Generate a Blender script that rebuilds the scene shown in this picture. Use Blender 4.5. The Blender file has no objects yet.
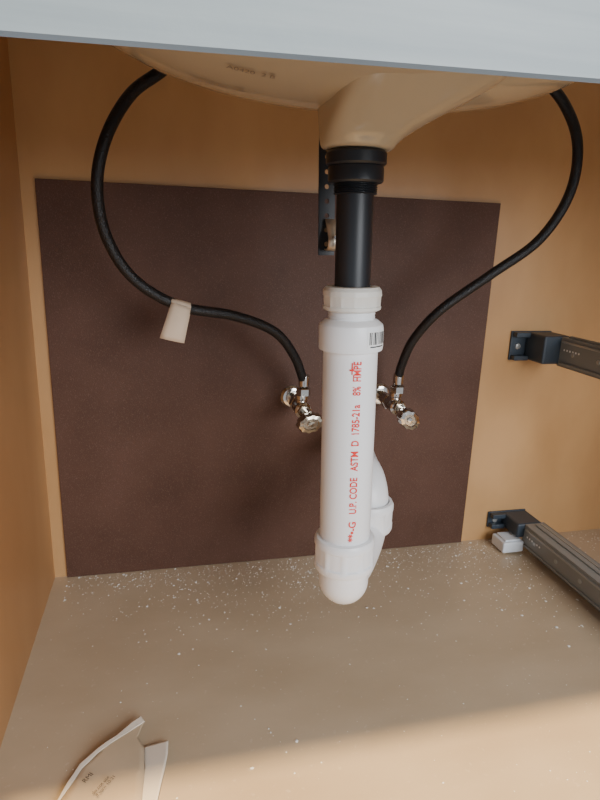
import bpy, bmesh, math, random
from mathutils import Vector, Matrix
random.seed(7)
D=bpy.data
SC=bpy.context.scene
def link(o):
    SC.collection.objects.link(o); return o
def new_mesh(name,verts,faces,mat=None,smooth=False,parent=None):
    me=D.meshes.new(name); me.from_pydata([tuple(v) for v in verts],[],faces); me.update()
    bm=bmesh.new(); bm.from_mesh(me); bmesh.ops.recalc_face_normals(bm,faces=bm.faces); bm.to_mesh(me); bm.free()
    o=D.objects.new(name,me); link(o)
    if mat: me.materials.append(mat)
    if smooth:
        for p in me.polygons: p.use_smooth=True
    if parent: o.parent=parent
    return o
def empty(name,loc=(0,0,0)):
    e=D.objects.new(name,None); e.empty_display_size=.02; link(e); return e
def bevel(o,w,seg=2,ang=35):
    m=o.modifiers.new('bev','BEVEL'); m.width=w; m.segments=seg; m.limit_method='ANGLE'; m.angle_limit=math.radians(ang)
    return o
def box(name,a,b,mat,bev=0,parent=None):
    (x0,y0,z0),(x1,y1,z1)=a,b
    v=[(x,y,z) for x in (x0,x1) for y in (y0,y1) for z in (z0,z1)]
    f=[(0,1,3,2),(4,6,7,5),(0,4,5,1),(2,3,7,6),(0,2,6,4),(1,5,7,3)]
    o=new_mesh(name,v,f,mat,parent=parent)
    if bev: bevel(o,bev)
    return o
def lathe(name,prof,mat,origin=(0,0,0),axis=(0,0,1),seg=48,parent=None,ribs=None,cap=True,sharp=30):
    """prof: list of (r,h) along axis. ribs: (n,amp,hmin,hmax)"""
    ax=Vector(axis).normalized()
    q=Vector((0,0,1)).rotation_difference(ax)
    vs=[];fs=[]
    for r,h in prof:
        for i in range(seg):
            t=2*math.pi*i/seg; rr=r
            if ribs and ribs[2]<=h<=ribs[3]:
                rr=r+ribs[1]*max(0,math.cos(ribs[0]*t))**4
            vs.append(Vector(origin)+q@Vector((rr*math.cos(t),rr*math.sin(t),h)))
    n=len(prof)
    for j in range(n-1):
        for i in range(seg):
            k=(i+1)%seg
            fs.append((j*seg+i,j*seg+k,(j+1)*seg+k,(j+1)*seg+i))
    if cap:
        fs.append(tuple(range(seg))[::-1]); fs.append(tuple((n-1)*seg+i for i in range(seg)))
    o=new_mesh(name,vs,fs,mat,True,parent)
    m=o.modifiers.new('es','EDGE_SPLIT'); m.split_angle=math.radians(sharp)
    return o
def catmull(pts,n=10):
    P=[Vector(p) for p in pts]; P=[2*P[0]-P[1]]+P+[2*P[-1]-P[-2]]
    out=[]
    for i in range(1,len(P)-2):
        for k in range(n):
            t=k/n
            out.append(.5*((2*P[i])+(P[i+1]-P[i-1])*t+(2*P[i-1]-5*P[i]+4*P[i+1]-P[i+2])*t*t+(3*P[i]-P[i-1]-3*P[i+1]+P[i+2])*t**3))
    out.append(P[-2]); return out
def sweep(name,pts,rad,mat,seg=24,parent=None,cap=True):
    P=[Vector(p) for p in pts]; n=len(P)
    R=rad if isinstance(rad,(list,tuple)) else [rad]*n
    T=[(P[min(i+1,n-1)]-P[max(i-1,0)]).normalized() for i in range(n)]
    up=T[0].orthogonal().normalized(); vs=[];fs=[]
    for i in range(n):
        if i: 
            up=T[i-1].rotation_difference(T[i])@up
        up=(up-up.dot(T[i])*T[i]).normalized(); s=T[i].cross(up)
        for k in range(seg):
            a=2*math.pi*k/seg
            vs.append(P[i]+R[i]*(math.cos(a)*up+math.sin(a)*s))
    for i in range(n-1):
        for k in range(seg):
            l=(k+1)%seg
            fs.append((i*seg+k,i*seg+l,(i+1)*seg+l,(i+1)*seg+k))
    if cap:
        fs.append(tuple(range(seg))[::-1]); fs.append(tuple((n-1)*seg+k for k in range(seg)))
    o=new_mesh(name,vs,fs,mat,True,parent)
    m=o.modifiers.new('es','EDGE_SPLIT'); m.split_angle=math.radians(50)
    return o
# ---------------- materials
def base_mat(name,col,rough=.5,metal=0,spec=.5):
    m=D.materials.new(name); m.use_nodes=True
    b=m.node_tree.nodes['Principled BSDF']
    b.inputs['Base Color'].default_value=(*col,1); b.inputs['Roughness'].default_value=rough
    b.inputs['Metallic'].default_value=metal; b.inputs['Specular IOR Level'].default_value=spec
    return m,m.node_tree,b
def noisy(name,c1,c2,scale=(5,5,5),detail=6,rough=.5,metal=0,bump=0,bscale=None,lo=.35,hi=.65,nscale=1,spec=.5,speck=None):
    m,nt,b=base_mat(name,c1,rough,metal,spec)
    N=nt.nodes;L=nt.links
    tc=N.new('ShaderNodeTexCoord'); mp=N.new('ShaderNodeMapping'); mp.inputs['Scale'].default_value=scale
    L.new(tc.outputs['Object'],mp.inputs[0])
    nz=N.new('ShaderNodeTexNoise'); nz.inputs['Scale'].default_value=nscale; nz.inputs['Detail'].default_value=detail
    L.new(mp.outputs[0],nz.inputs['Vector'])
    cr=N.new('ShaderNodeValToRGB'); cr.color_ramp.elements[0].position=lo; cr.color_ramp.elements[1].position=hi
    cr.color_ramp.elements[0].color=(*c1,1); cr.color_ramp.elements[1].color=(*c2,1)
    L.new(nz.outputs['Fac'],cr.inputs[0]); out=cr.outputs[0]
    if speck:
        sc,th,colr,amt=speck
        n2=N.new('ShaderNodeTexNoise'); n2.inputs['Scale'].default_value=sc; n2.inputs['Detail'].default_value=3
        L.new(tc.outputs['Object'],n2.inputs['Vector'])
        r2=N.new('ShaderNodeValToRGB'); r2.color_ramp.elements[0].position=th; r2.color_ramp.elements[1].position=th+.08
        r2.color_ramp.elements[1].color=(amt,amt,amt,1)
        L.new(n2.outputs['Fac'],r2.inputs[0])
        mx=N.new('ShaderNodeMixRGB'); mx.inputs[2].default_value=(*colr,1)
        L.new(r2.outputs[0],mx.inputs[0]); L.new(out,mx.inputs[1]); out=mx.outputs[0]
    L.new(out,b.inputs['Base Color'])
    if bump:
        n3=N.new('ShaderNodeTexNoise'); n3.inputs['Scale'].default_value=bscale or 200; n3.inputs['Detail'].default_value=4
        L.new(tc.outputs['Object'],n3.inputs['Vector'])
        bp=N.new('ShaderNodeBump'); bp.inputs['Strength'].default_value=bump; bp.inputs['Distance'].default_value=.001
        L.new(n3.outputs['Fac'],bp.inputs['Height']); L.new(bp.outputs[0],b.inputs['Normal'])
    return m
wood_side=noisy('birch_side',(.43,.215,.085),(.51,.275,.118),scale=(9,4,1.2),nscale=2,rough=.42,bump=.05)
wood_back=noisy('birch_back',(.49,.275,.115),(.62,.370,.168),scale=(3,3,1.6),nscale=2.2,rough=.36,bump=.05)
floor_m=noisy('maple_laminate_floor',(.52,.405,.270),(.59,.470,.325),scale=(3,6,5),nscale=2.2,rough=.33,bump=.06,bscale=120,speck=(160,.64,(.74,.64,.52),.3))
hard_m=noisy('brown_hardboard',(.086,.041,.027),(.110,.054,.037),scale=(4,4,4),nscale=3,rough=.55,bump=.22,bscale=700,spec=.3,speck=(800,.58,(.18,.105,.08),.5))
rail_m=noisy('painted_grey_blue',(.185,.245,.295),(.235,.300,.350),scale=(2.5,12,40),nscale=3,rough=.45,bump=.1,bscale=120)
stone_m=noisy('white_quartz',(.75,.75,.74),(.85,.85,.84),scale=(4,4,4),rough=.2)
ceramic,_,_b=base_mat('vitreous_china',(.54,.435,.285),.10)  # white china; shade and warm wood reflection put into the tan base colour
pvc,_,_b=base_mat('white_pvc',(.86,.87,.88),.33)
nylon,_,_b=base_mat('offwhite_nylon_nut',(.78,.76,.70),.38)
abs_m,_,_b=base_mat('black_abs',(.016,.019,.024),.38)
chrome,_,_b=base_mat('chrome',(.62,.60,.57),.14,1)
brass,_,_b=base_mat('nickel_bronze',(.62,.55,.44),.22,1)
red_ink,_,_b=base_mat('red_ink',(.75,.03,.02),.5)
black_ink,_,_b=base_mat('black_ink',(.02,.02,.02),.6)
stamp_ink,_,_b=base_mat('brown_stamp_ink',(.17,.12,.08),.4)
label_w,_,_b=base_mat('white_label',(.88,.88,.86),.5)
slide_m=noisy('grey_painted_steel',(.22,.22,.20),(.27,.27,.25),rough=.42)
slide_l,_,_b=base_mat('light_steel',(.42,.42,.40),.3,.6)
brkt_m,_,_b=base_mat('slate_plastic',(.035,.050,.068),.45)
clear_m,_,_b=base_mat('translucent_clip',(.78,.83,.88),.3)
tag_m=noisy('cream_tag_paper',(.66,.51,.37),(.74,.59,.44),scale=(20,20,20),rough=.7)
kraft_m=noisy('kraft_paper',(.50,.385,.255),(.57,.45,.31),scale=(15,15,15),rough=.4)
paper_m=noisy('white_paper',(.78,.70,.58),(.86,.78,.66),scale=(15,15,15),rough=.5)
dust_m,_,_b=base_mat('plaster_dust',(.88,.86,.80),.8)
# braided hose
hose_m,nt,b=base_mat('black_braid',(.008,.008,.009),.42)
N=nt.nodes;L=nt.links
tc=N.new('ShaderNodeTexCoord'); vo=N.new('ShaderNodeTexVoronoi'); vo.inputs['Scale'].default_value=650
L.new(tc.outputs['Object'],vo.inputs['Vector']); bp=N.new('ShaderNodeBump'); bp.inputs['Strength'].default_value=.6; bp.inputs['Distance'].default_value=.0008
L.new(vo.outputs['Distance'],bp.inputs['Height']); L.new(bp.outputs[0],b.inputs['Normal'])

# ---------------- cabinet shell
XL=-.157; XR=.72; FRONT=-.53; CT=.70
box('wall_left',(XL-.018,FRONT,-.02),(XL,.018,CT),wood_side)
box('wall_right',(XR,FRONT,-.02),(XR+.018,.018,CT),wood_side)
box('wall_back',(XL,0,-.02),(XR,.018,CT),wood_back)
box('floor',(XL,FRONT,-.018),(XR,0,0),floor_m)
box('countertop',(XL-.03,-.585,CT),(XR+.03,.03,CT+.03),stone_m,.002)
# front rail, back bottom edge eased
zb=.5135
prof=[(-.55,zb-.006),(-.548,zb-.007),(-.532,zb+.004),(-.53,zb+.008),(-.53,CT-.001),(-.55,CT-.001)]
x0,x1=XL-.018,XR+.018
def tl(x,z): return z+(.024*(x-.044) if z<.6 else 0)
vs=[(x0,y,tl(x0,z)) for y,z in prof]+[(x1,y,tl(x1,z)) for y,z in prof]
n=len(prof); fs=[tuple(range(n)),tuple(range(n,2*n))]+[(i,(i+1)%n,n+(i+1)%n,n+i) for i in range(n)]
new_mesh('cabinet_face_rail',vs,fs,rail_m)
# access panel board
pb=box('hardboard_access_panel',(-.1405,-.0045,.0005),(.447,-.0005,.511),hard_m,.0006)

# ---------------- sink
CX,CY=.1425,-.30
zbot=.552
fsk=[];vsk=[]
SEG=72
lev=[0,.1,.25,.4,.52,.64,.74,.83,.9,.95,.985,1]
A,B,H,PW=.245,.160,.147,2.7
vsk.append((CX,CY,zbot))
for r in lev[1:]:
    z=zbot+H*(1-(1-r**PW)**(1/PW))
    for i in range(SEG):
        t=2*math.pi*i/SEG
        vsk.append((CX+A*r*math.cos(t),CY+B*r*math.sin(t),z))
nr=len(lev)-1
for i in range(SEG): fsk.append((0,1+i,1+(i+1)%SEG))
for j in range(nr-1):
    for i in range(SEG):
        k=(i+1)%SEG; fsk.append((1+j*SEG+i,1+j*SEG+k,1+(j+1)*SEG+k,1+(j+1)*SEG+i))
sinkp=empty('undermount_sink')
bowl=new_mesh('bowl',vsk,fsk,ceramic,True,sinkp)
m=bowl.modifiers.new('sol','SOLIDIFY'); m.thickness=.008; m.offset=-1
def bowlz(x,y):
    r=math.hypot((x-CX)/A,(y-CY)/B); return zbot+H*(1-(1-min(r,.99)**PW)**(1/PW))
def stamp(s,x,y,size,name):
    cu=D.curves.new(name,'FONT'); cu.body=s; cu.size=size; cu.align_x='CENTER'
    to=D.objects.new(name,cu); link(to)
    dg=bpy.context.evaluated_depsgraph_get(); me=D.meshes.new_from_object(to.evaluated_get(dg)); D.objects.remove(to)
    bm=bmesh.new(); bm.from_mesh(me); bmesh.ops.triangulate(bm,faces=bm.faces); bm.to_mesh(me); bm.free()
    for v in me.vertices:
        X_,Y_=x+v.co.x,y-v.co.y; v.co=(X_,Y_,bowlz(X_,Y_)-.0016)
    me.materials.clear(); me.materials.append(stamp_ink); o=D.objects.new(name,me); link(o); o.parent=sinkp
stamp('CHINA 18',.040,-.292,.0085,'stamp_origin')
stamp('A0420  2 B',.058,-.334,.0070,'stamp_batch')
# drain boss with overflow channel (loft)
DX=.1506;DY=-.28
def supe(cx,cy,a,b,p,z,n=48):
    o=[]
    for i in range(n):
        t=2*math.pi*i/n; c,s=math.cos(t),math.sin(t)
        o.append((cx+a*abs(c)**(2/p)*(1 if c>=0 else -1),cy+b*abs(s)**(2/p)*(1 if s>=0 else -1),z))
    return o
secs=[(DX,DY,.0265,.0265,2,.5215),(DX,DY,.0285,.0285,2.1,.5235),(DX+.001,DY,.0305,.031,2.5,.530),(DX+.009,DY-.008,.038,.042,4,.541),(DX+.018,DY-.016,.0475,.055,5,.551),(DX+.026,DY-.026,.056,.070,5,.562),(DX+.034,DY-.034,.064,.082,5,.575),(DX+.040,DY-.038,.070,.088,5,.590)]
vs=[];fs=[]
for s in secs: vs+=supe(*s)
for j in range(len(secs)-1):
    for i in range(48):
        k=(i+1)%48; fs.append((j*48+i,j*48+k,(j+1)*48+k,(j+1)*48+i))
fs.append(tuple(range(48)));fs.append(tuple((len(secs)-1)*48+i for i in range(48)))
bo=new_mesh('drain_boss',vs,fs,ceramic,True,sinkp)
bo.modifiers.new('ss','SUBSURF').render_levels=1

# ---------------- drain pipework
def AX(z): return Vector((.1506+(.508-z)*.0262,-.28,z))
axd=(AX(.6)-AX(.1)).normalized()
def lz(name,prof,mat,parent,**k):
    return lathe(name,[(r,(z-.508)/axd.z) for r,z in prof],mat,origin=AX(.508),axis=axd,parent=parent,**k)
dr=empty('sink_drain')
lz('flange_ring',[(.0225,.5105),(.0241,.512),(.0241,.5195),(.0225,.5215)],abs_m,dr)
lz('drain_body',[(.0195,.4985),(.0205,.4995),(.0205,.511)],abs_m,dr)
lz('lock_nut',[(.0208,.4975),(.0222,.499),(.0222,.5085),(.0212,.5105)],abs_m,dr)
th=[];z=.489
while z<.4975:
    th+=[(.0165,z),(.0178,z+.0007),(.0165,z+.0014)]; z+=.0016
lz('threads',th,abs_m,dr)
lz('tailpiece',[(.0150,.405),(.0150,.489),(.0160,.4895),(.0160,.491)],abs_m,dr)
tr=empty('pvc_p_trap')
hmin=(.399-.508);hmax=(.4125-.508)
lz('slip_nut',[(.0205,.396),(.0243,.398),(.0243,.4005),(.0236,.401),(.0240,.4085),(.0246,.4095),(.0246,.4135),(.0225,.4165),(.0165,.4168),(.0162,.412)],nylon,tr,ribs=(14,.0005,hmin,hmax),seg=84,cap=False)
lz('threaded_neck',[(.0195,.387),(.0200,.3885),(.0195,.390),(.0200,.3915),(.0195,.393),(.0200,.3945),(.0195,.397)],pvc,tr)
lz('coupling',[(.0238,.3635),(.0272,.364),(.0275,.3655),(.0275,.3830),(.0268,.3855),(.0225,.3890),(.0195,.3898)],pvc,tr)
lz('down_pipe',[(.0237,.150),(.0235,.3645)],pvc,tr)
lz('union_nut',[(.0228,.1535),(.0278,.154),(.0286,.156),(.0286,.1605),(.0273,.1618),(.0273,.1775),(.0284,.1787),(.0284,.1835),(.027,.1860),(.0238,.1868)],pvc,tr,ribs=(10,.0012,(.1615-.508),(.1778-.508)),seg=80,cap=False)
# U bend
S=AX(.165); dv=Vector((.052,.082,0)); R=dv.length/2; dv.normalize()
def sp(v,p): return (abs(v)**p)*(1 if v>=0 else -1)
pts=[Vector((S.x,S.y,.19)),Vector((S.x,S.y,.175))]
for i in range(0,33):
    t=math.pi*i/32
    pts.append(Vector((S.x,S.y,0))+dv*(R-R*sp(math.cos(t),.85))+Vector((0,0,.165-.0265*sp(math.sin(t),.8))))
E=pts[-1].copy(); pts.append(E+Vector((0,0,.01)))
sweep('u_bend',pts,.0230,pvc,parent=tr,seg=40)
# rounded heel of the bend, below the union nut
hp=[(.0005,.1150),(.006,.1157)]
for k in range(2,13):
    a=math.radians(k*7.5); hp.append((.0237*math.sin(a),.1388-.0238*math.cos(a)))
hp+= [(.0237,.150),(.0237,.158)]
lz('bend_heel',hp,pvc,tr,seg=48)
# riser nut
lathe('riser_nut',[(.0235,0),(.0270,.0006),(.0280,.003),(.0280,.008),(.0268,.0095),(.0268,.024),(.0280,.025),(.0280,.030),(.0262,.0335),(.0230,.034)],pvc,origin=(E.x,E.y,.147),parent=tr,ribs=(10,.0012,.0089,.0245),seg=80,cap=False)
# elbow up then to the wall
pts=[Vector((E.x,E.y,.150)),Vector((E.x,E.y,.170))]
RR=.030; cz=.172
for i in range(0,15):
    t=math.pi/2*i/14
    pts.append(Vector((E.x,E.y+RR-RR*math.cos(t),cz+RR*math.sin(t))))
pts+=[Vector((E.x+.018,-.08,.201)),Vector((E.x+.030,-.045,.200)),Vector((E.x+.032,-.02,.2)),Vector((E.x+.032,-.0055,.2))]
sweep('trap_arm',pts,.0225,pvc,parent=tr,seg=40)
# printed text wrapped on pipe
F=Vector((-.315,-.949,0)).normalized(); T=Vector((.949,-.315,0)).normalized()
def wrap_text(s,z0,z1,size,phi,r,mat,parent,name):
    cu=D.curves.new(name,'FONT'); cu.body=s; cu.size=1; cu.align_y='CENTER'; cu.offset=.018
    to=D.objects.new(name,cu); link(to)
    dg=bpy.context.evaluated_depsgraph_get(); me=D.meshes.new_from_object(to.evaluated_get(dg))
    D.objects.remove(to)
    xs=[v.co.x for v in me.vertices]; mn,mx=min(xs),max(xs)
    for v in me.vertices:
        z=z0+(v.co.x-mn)/(mx-mn)*(z1-z0); a=phi-(v.co.y*size)/r
        p=AX(z); p=p+(r+.00035)*(math.cos(a)*F+math.sin(a)*T); v.co=p
    me.name=name; me.materials.clear(); me.materials.append(mat)
    o=D.objects.new(name,me); link(o); o.parent=parent
ph=math.radians(17)
wrap_text('**\u2022-G',.191,.211,.0092,ph,.0237,red_ink,tr,'print_code')
wrap_text('U.P. CODE   ASTM  D  1785-21a',.219,.320,.0092,ph,.0237,red_ink,tr,'print_astm')
wrap_text('8%  HMPE',.328,.357,.0092,ph,.0237,red_ink,tr,'print_tail')
def patch(name,r,a0,a1,z0,z1,mat,parent,n=8):
    vs=[];fs=[]
    for i in range(n+1):
        a=math.radians(a0+(a1-a0)*i/n)
        for z in (z0,z1):
            vs.append(AX(z)+r*(math.cos(a)*F+math.sin(a)*T))
    for i in range(n): fs.append((2*i,2*i+2,2*i+3,2*i+1))
    return new_mesh(name,vs,fs,mat,parent=parent)
patch('barcode_label',.0277,30,85,.3675,.3822,label_w,tr)
a=34
while a<81:
    w=random.choice([1.2,2,3]); patch('barcode_bar',.02785,a,a+w,.3712,.3814,black_ink,tr,2); a+=w+random.choice([1.6,2.4,3])
patch('barcode_text',.02785,36,74,.3688,.3698,black_ink,tr,4)
for (z0,z1,a0,a1) in [(.346,.356,4,6.5),(.349,.3505,0,9),(.341,.346,8,9.5)]:
    patch('ink_smear',.0241,a0,a1,z0,z1,red_ink,tr,2)

# ---------------- pop-up strap + clip
cu=D.curves.new('strap_plate','CURVE'); cu.dimensions='2D'; cu.fill_mode='BOTH'; cu.extrude=.0009
def addpoly(pts):
    s=cu.splines.new('POLY'); s.points.add(len(pts)-1)
    for p,q in zip(s.points,pts): p.co=(q[0],q[1],0,1)
    s.use_cyclic_u=True
addpoly([(-.0075,-.052),(.0075,-.052),(.0075,.075),(-.0075,.075)])
for k in range(9):
    cz=-.042+k*.0125
    addpoly([(.0022*math.cos(t*math.pi/6),cz+.0022*math.sin(t*math.pi/6)) for t in range(12)])
st=D.objects.new('tmp',cu); link(st)
st.matrix_world=Matrix.Translation((.1450,-.215,.492))@Matrix.Rotation(math.radians(-2),4,'Y')@Matrix.Rotation(math.radians(90),4,'X')
bpy.context.view_layer.update()
dg=bpy.context.evaluated_depsgraph_get(); me=D.meshes.new_from_object(st.evaluated_get(dg)); me.transform(st.matrix_world); D.objects.remove(st)
lp=empty('popup_linkage')
me.materials.clear(); me.materials.append(abs_m); so=D.objects.new('strap',me); link(so); so.parent=lp
def ribbon(name,path,w,wd,mat,parent,thick=.0006):
    wd=Vector(wd).normalized()*w/2; vs=[];fs=[]
    for p in path: vs+= [Vector(p)-wd,Vector(p)+wd]
    for i in range(len(path)-1): fs.append((2*i,2*i+1,2*i+3,2*i+2))
    o=new_mesh(name,vs,fs,mat,True,parent); m=o.modifiers.new('s','SOLIDIFY'); m.thickness=thick; return o
clip_m,_,_b=base_mat('spring_steel',(.66,.58,.47),.35,.7)
ribbon('spring_clip',[(.149,-.219,.472),(.1500,-.222,.464),(.1505,-.227,.456),(.1500,-.229,.448),(.150,-.222,.4440),(.150,-.212,.446),(.150,-.207,.456),(.150,-.210,.468)],.011,(1,0,0),clip_m,lp)
sweep('pivot_rod',[(.150,-.233,.456),(.150,-.200,.456),(.150,-.19,.456)],.0016,chrome,parent=lp,seg=10)

# ---------------- hoses and valves
LH=[(.090,-.105,.684),(.055,-.115,.650),(0.0056,-.13,0.6046),(-0.0267,-.14,0.5768),(-0.050,-.15,0.5354),(-0.0594,-.15,0.4916),(-0.0530,-.14,0.4468),(-0.0295,-.13,0.4084),(0.0149,-.12,0.3814),(0.0744,-.11,0.370),(0.1225,-.095,0.3499),(0.1500,-.078,0.318),(0.1655,-.063,0.286)]
RHp=[(.32,-.105,.686),(.355,-.115,.670),(0.399,-.13,0.634),(0.429,-.14,0.604),(0.4445,-.15,0.563),(0.443,-.15,0.512),(0.419,-.14,0.462),(0.368,-.13,0.421),(0.318,-.115,0.379),(0.297,-.092,0.340),(0.293,-.072,0.305),(0.294,-.062,0.286)]
def hose(pts,vx):
    p=empty('braided_supply_hose')
    sweep('hose_line',catmull(pts,14),.0056,hose_m,parent=p,seg=20)
    lathe('crimp_ferrule',[(.0062,0),(.0068,.001),(.0068,.013),(.0061,.015)],chrome,origin=(vx,-.0615,.276),axis=(0,-.03,1),parent=p)
    lathe('hose_nut',[(.0085,0),(.0095,.0008),(.0095,.009),(.0080,.0105),(.006,.011)],chrome,origin=(vx,-.0610,.264),seg=6,parent=p)
    return p
hose(LH,.1670); hose(RHp,.294)
def valve(vx,ang):
    p=empty('angle_stop_valve')
    z=.247; ay=(0,-1,0)
    lathe('escutcheon',[(.016,0),(.016,.0008),(.013,.004),(.009,.005)],chrome,origin=(vx,-.0047,z),axis=ay,parent=p)
    lathe('stub_pipe',[(.0078,0),(.0078,.045)],brass,origin=(vx,-.0050,z),axis=ay,parent=p)
    lathe('inlet_nut',[(.0105,0),(.0115,.001),(.0115,.010),(.0105,.011)],chrome,origin=(vx,-.034,z),axis=ay,seg=6,parent=p)
    lathe('body',[(.0085,0),(.0098,.002),(.0100,.020),(.0105,.021),(.0105,.027),(.0085,.029),(.0065,.030),(.0065,.036)],chrome,origin=(vx,-.045,z),axis=ay,parent=p)
    lathe('outlet',[(.0075,0),(.0075,.012),(.0085,.013),(.0085,.018)],chrome,origin=(vx,-.061,z),parent=p)
    lathe('packing_nut',[(.0085,0),(.0085,.006)],brass,origin=(vx,-.074,z),axis=ay,seg=6,parent=p)
    lathe('stem',[(.004,0),(.004,.030)],brass,origin=(vx,-.076,z),axis=ay,parent=p)
    q=Vector((0,0,1)).rotation_difference(Vector((.04,-1,-.10)).normalized())
    vs=[];fs=[];n=60
    pr=[(.55,0),(.86,.0015),(1,.005),(1,.011),(.90,.0145),(.62,.0155),(.56,.0135),(.30,.0135),(.26,.0155),(.02,.016)]
    for r,h in pr:
        for i in range(n):
            t=2*math.pi*i/n; fl=1+.05*math.cos(10*t) if r>.85 else 1
            v=Vector((.0160*r*fl*math.cos(t),.0118*r*fl*math.sin(t),h)); v=Matrix.Rotation(ang,3,'Z')@v
            vs.append(Vector((vx,-.098,z-.004))+q@v)
    for j in range(len(pr)-1):
        for i in range(n):
            k=(i+1)%n; fs.append((j*n+i,j*n+k,(j+1)*n+k,(j+1)*n+i))
    fs.append(tuple(range(n)));fs.append(tuple((len(pr)-1)*n+i for i in range(n)))
    o=new_mesh('oval_handle',vs,fs,brass if vx<.2 else chrome,True,p); m=o.modifiers.new('e','EDGE_SPLIT'); m.split_angle=math.radians(40)
valve(.165,.3); valve(.292,-.7)

# paper tag folded over left hose
tg=empty('hose_tag')
q=[Vector((.006,-.1275,.387)),Vector((.026,-.1275,.381)),Vector((.018,-.134,.344)),Vector((-.007,-.136,.350))]
vs=[];fs=[];nu,nv=4,8
for j in range(nv+1):
    for i in range(nu+1):
        u,v=i/nu,j/nv
        p=(q[0]*(1-u)+q[1]*u)*(1-v)+(q[3]*(1-u)+q[2]*u)*v
        p.y+= -.003*math.sin(v*math.pi)-.002*math.sin(u*3); vs.append(p)
for j in range(nv):
    for i in range(nu):
        a=j*(nu+1)+i; fs.append((a,a+1,a+nu+2,a+nu+1))
o=new_mesh('tag_front',vs,fs,tag_m,True,tg); m=o.modifiers.new('s','SOLIDIFY'); m.thickness=.0004
vs2=[Vector((v.x+.002,-.1125+(.389-v.z)*.12,v.z+.001)) for v in vs]
o=new_mesh('tag_back',vs2,fs,tag_m,True,tg); m=o.modifiers.new('s','SOLIDIFY'); m.thickness=.0004
ribbon('tag_fold',[(.0160,-.1290,.3835),(.0161,-.125,.3870),(.0163,-.119,.3878),(.0168,-.1125,.3850)],.0210,(.95,0,-.28),tag_m,tg,.0004)

# ---------------- drawer slides
def slide(zt,h,x0,x1,lower):
    p=empty('drawer_slide')
    y1=-.045; y0=-.50; zb=zt-h
    t=.0014
    box('web',(x1-t,y0,zb),(x1,y1,zt),slide_m,.0003,p)
    box('top_flange',(x0,y0,zt-t),(x1,y1,zt),slide_m,.0004,p)
    box('bottom_flange',(x0,y0,zb),(x1,y1,zb+t),slide_m,.0004,p)
    box('side_web',(x0,y0,zb),(x0+.0015,y1,zt-.001),slide_m,.0004,p)
    box('side_lip_top',(x0-.003,y0+.01,zt-.007),(x0+.0012,y1-.008,zt-.0045),slide_l,.0004,p)
    box('side_lip_bottom',(x0-.003,y0+.01,zb+.004),(x0+.0012,y1-.008,zb+.0065),slide_m,.0004,p)
    wd=x1-x0
    box('ball_track',(x0+wd*.38,y0,zt-.0002),(x0+wd*.62,y1-.01,zt+.0022),slide_m,.0006,p)
    box('track_edge',(x0+wd*.62,y0,zt-.0002),(x0+wd*.68,y1-.01,zt+.0030),slide_l,.0004,p)
    for k in range(8):
        yy=y1-.03-k*.05
        lathe('rivet',[(.0035,0),(.003,.0009),(.001,.0012)],slide_l,origin=(x0+.0002,yy,(zt+zb)/2),axis=(-1,0,0),seg=16,parent=p)
    for k in range(6):
        yy=y1-.012-k*.006
        box('stamped_mark',(x0-.0004,yy-.0012,zt-.018),(x0+.0002,yy+.0012,zt-.0155),label_w,0,p)
    bz=zb if not lower else zb+.012
    box('bracket_plate',(.490,-.0035,bz),(.556,-.0005,zt+.002),brkt_m,.001,p)
    box('bracket_block',(.514,-.048,bz+.002),(.556,-.003,zt+.001),brkt_m,.003,p)
    box('bracket_lip',(.492,-.014,bz+.001),(.515,-.003,bz+.008),brkt_m,.001,p)
    box('bracket_lip_top',(.492,-.014,zt-.006),(.515,-.003,zt+.001),brkt_m,.001,p)
    lathe('screw',[(.0045,0),(.004,.0015),(.0015,.002)],slide_l,origin=(.502,-.0035,(bz+zt)/2),axis=(0,-1,0),seg=20,parent=p)
    if lower:
        box('clear_clip',(.491,-.052,.003),(.526,-.018,.020),clear_m,.002,p)
        box('clear_clip_rib',(.496,-.048,.020),(.522,-.022,.023),clear_m,.001,p)
        lathe('clip_post',[(.004,0),(.004,.008)],slide_l,origin=(.518,-.034,.018),seg=16,parent=p)
slide(.335,.041,.540,.554,False)
slide(.047,.036,.526,.560,True)

# ---------------- torn paper
def curled(name,poly,mat,lift,parent):
    bm=bmesh.new(); vv=[bm.verts.new((x,y,0)) for x,y in poly]; f=bm.faces.new(vv)
    bmesh.ops.triangulate(bm,faces=[f])
    for _ in range(3): bmesh.ops.subdivide_edges(bm,edges=bm.edges[:],cuts=1,use_grid_fill=True)
    for v in bm.verts: v.co.z=lift(v.co.x,v.co.y)
    me=D.meshes.new(name); bm.to_mesh(me); bm.free(); me.materials.append(mat)
    for p in me.polygons: p.use_smooth=True
    o=D.objects.new(name,me); link(o); o.parent=parent
    m=o.modifiers.new('s','SOLIDIFY'); m.thickness=.0004; m.offset=1
tp=empty('torn_paper')
def lf(x,y): return .0015+max(0,(y+.345))*.09+.0012*math.sin(90*x+60*y)+.0012
curled('kraft_piece',[(-.105,-.385),(-.097,-.350),(-.090,-.333),(-.083,-.318),(-.070,-.307),(-.055,-.297),(-.042,-.283),(-.035,-.278),(-.031,-.283),(-.036,-.298),(-.030,-.31),(-.029,-.335),(-.03,-.36),(-.035,-.39)],kraft_m,lf,tp)
curled('white_torn_edge',[(-.102,-.362),(-.092,-.333),(-.084,-.316),(-.070,-.305),(-.055,-.295),(-.042,-.281),(-.034,-.276),(-.030,-.283),(-.040,-.289),(-.055,-.300),(-.070,-.310),(-.082,-.321),(-.089,-.336)],paper_m,lambda x,y:lf(x,y)+.0006,tp)
curled('white_strip',[(-.031,-.306),(-.0085,-.306),(-.009,-.320),(-.0115,-.334),(-.015,-.350),(-.022,-.385),(-.036,-.385),(-.031,-.350),(-.0300,-.330)],paper_m,lambda x,y:.002+.006*max(0,x+.03)/.02*.5,tp)
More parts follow.
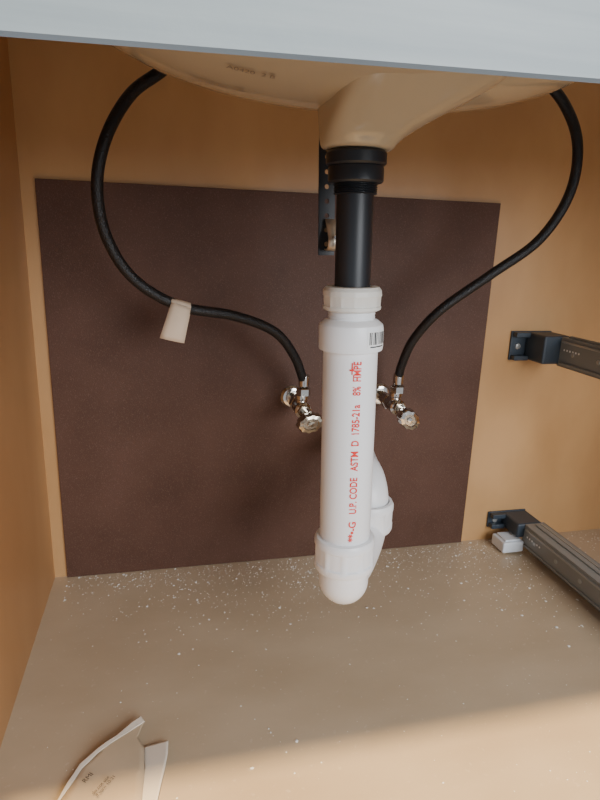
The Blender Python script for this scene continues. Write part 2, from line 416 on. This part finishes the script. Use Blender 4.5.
def flat_text(s,loc,size,rot,mat,parent,name):
    cu=D.curves.new(name,'FONT'); cu.body=s; cu.size=size; cu.extrude=.00005
    to=D.objects.new(name,cu); link(to); to.location=loc; to.rotation_euler=(0,0,rot)
    to.data.materials.append(mat); to.parent=parent
ink2,_,_b=base_mat('faded_ink',(.10,.075,.055),.7)
flat_text('RMI',(-.077,-.338,.0060),.006,.9,ink2,tp,'print_logo')
flat_text('do not use\nif torn 10-21',(-.069,-.350,.0056),.0042,.9,ink2,tp,'print_small')

# ---------------- dust flecks (one mesh)
bm=bmesh.new()
def fleck(x,y,s):
    z=s*.35
    vs=[bm.verts.new((x+s*random.uniform(.5,1)*math.cos(a),y+s*random.uniform(.5,1)*math.sin(a),.0003)) for a in (0,1.3,2.5,3.8,5)]
    t=bm.verts.new((x,y,z+.0004))
    for i in range(5): bm.faces.new((vs[i],vs[(i+1)%5],t))
for i in range(2600):
    m=random.random()
    if m<.50: x=random.uniform(-.14,.69); y=-.006-abs(random.gauss(0,.030))
    elif m<.72: x=random.gauss(.15,.12); y=random.gauss(-.08,.05)
    elif m<.90: x=random.gauss(.46,.08); y=random.gauss(-.10,.07)
    else: x=random.uniform(-.14,.69); y=random.uniform(-.42,-.02)
    if not(-.15<x<.71 and -.5<y<-.005): continue
    s=random.choice([.0005,.0006,.0007,.0009,.0011,.0014]) if random.random()<.965 else random.uniform(.0017,.0030)
    fleck(x,y,s)
me=D.meshes.new('plaster_dust_flecks'); bm.to_mesh(me); bm.free(); me.materials.append(dust_m); link(D.objects.new('plaster_dust_flecks',me))

# ---------------- light
def area(name,loc,tgt,size,energy,col):
    l=D.lights.new(name,'AREA'); l.size=size; l.energy=energy; l.color=col
    o=D.objects.new(name,l); link(o); o.location=loc
    o.rotation_euler=(Vector(tgt)-Vector(loc)).to_track_quat('-Z','Y').to_euler()
area('window_light',(.80,-2.0,.85),(.15,-.2,.3),1.0,38,(.93,.96,1))
l=D.lights.new('sun_light','SUN'); l.energy=8.0; l.angle=math.radians(3.5); l.color=(1,.70,.36)
o=D.objects.new('sun_light',l); link(o); o.rotation_euler=Vector((.02,.21,-.5125)).to_track_quat('-Z','Y').to_euler()
w=D.worlds.new('room_ambient'); SC.world=w; w.use_nodes=True
w.node_tree.nodes['Background'].inputs[0].default_value=(.90,.94,1,1); w.node_tree.nodes['Background'].inputs[1].default_value=.62

# ---------------- camera
cam=D.cameras.new('camera'); cam.lens=26; cam.sensor_width=36; cam.clip_start=.01
co=D.objects.new('camera',cam); link(co); SC.camera=co
right=Vector((.97461,-.22149,.03268)); down=Vector((-.02730,-.26242,-.96457)); fwd=Vector((.22222,.93919,-.26181))
M=Matrix((( right.x,-down.x,-fwd.x,0),(right.y,-down.y,-fwd.y,-.75),(right.z,-down.z,-fwd.z,.45),(0,0,0,1)))
co.matrix_world=M
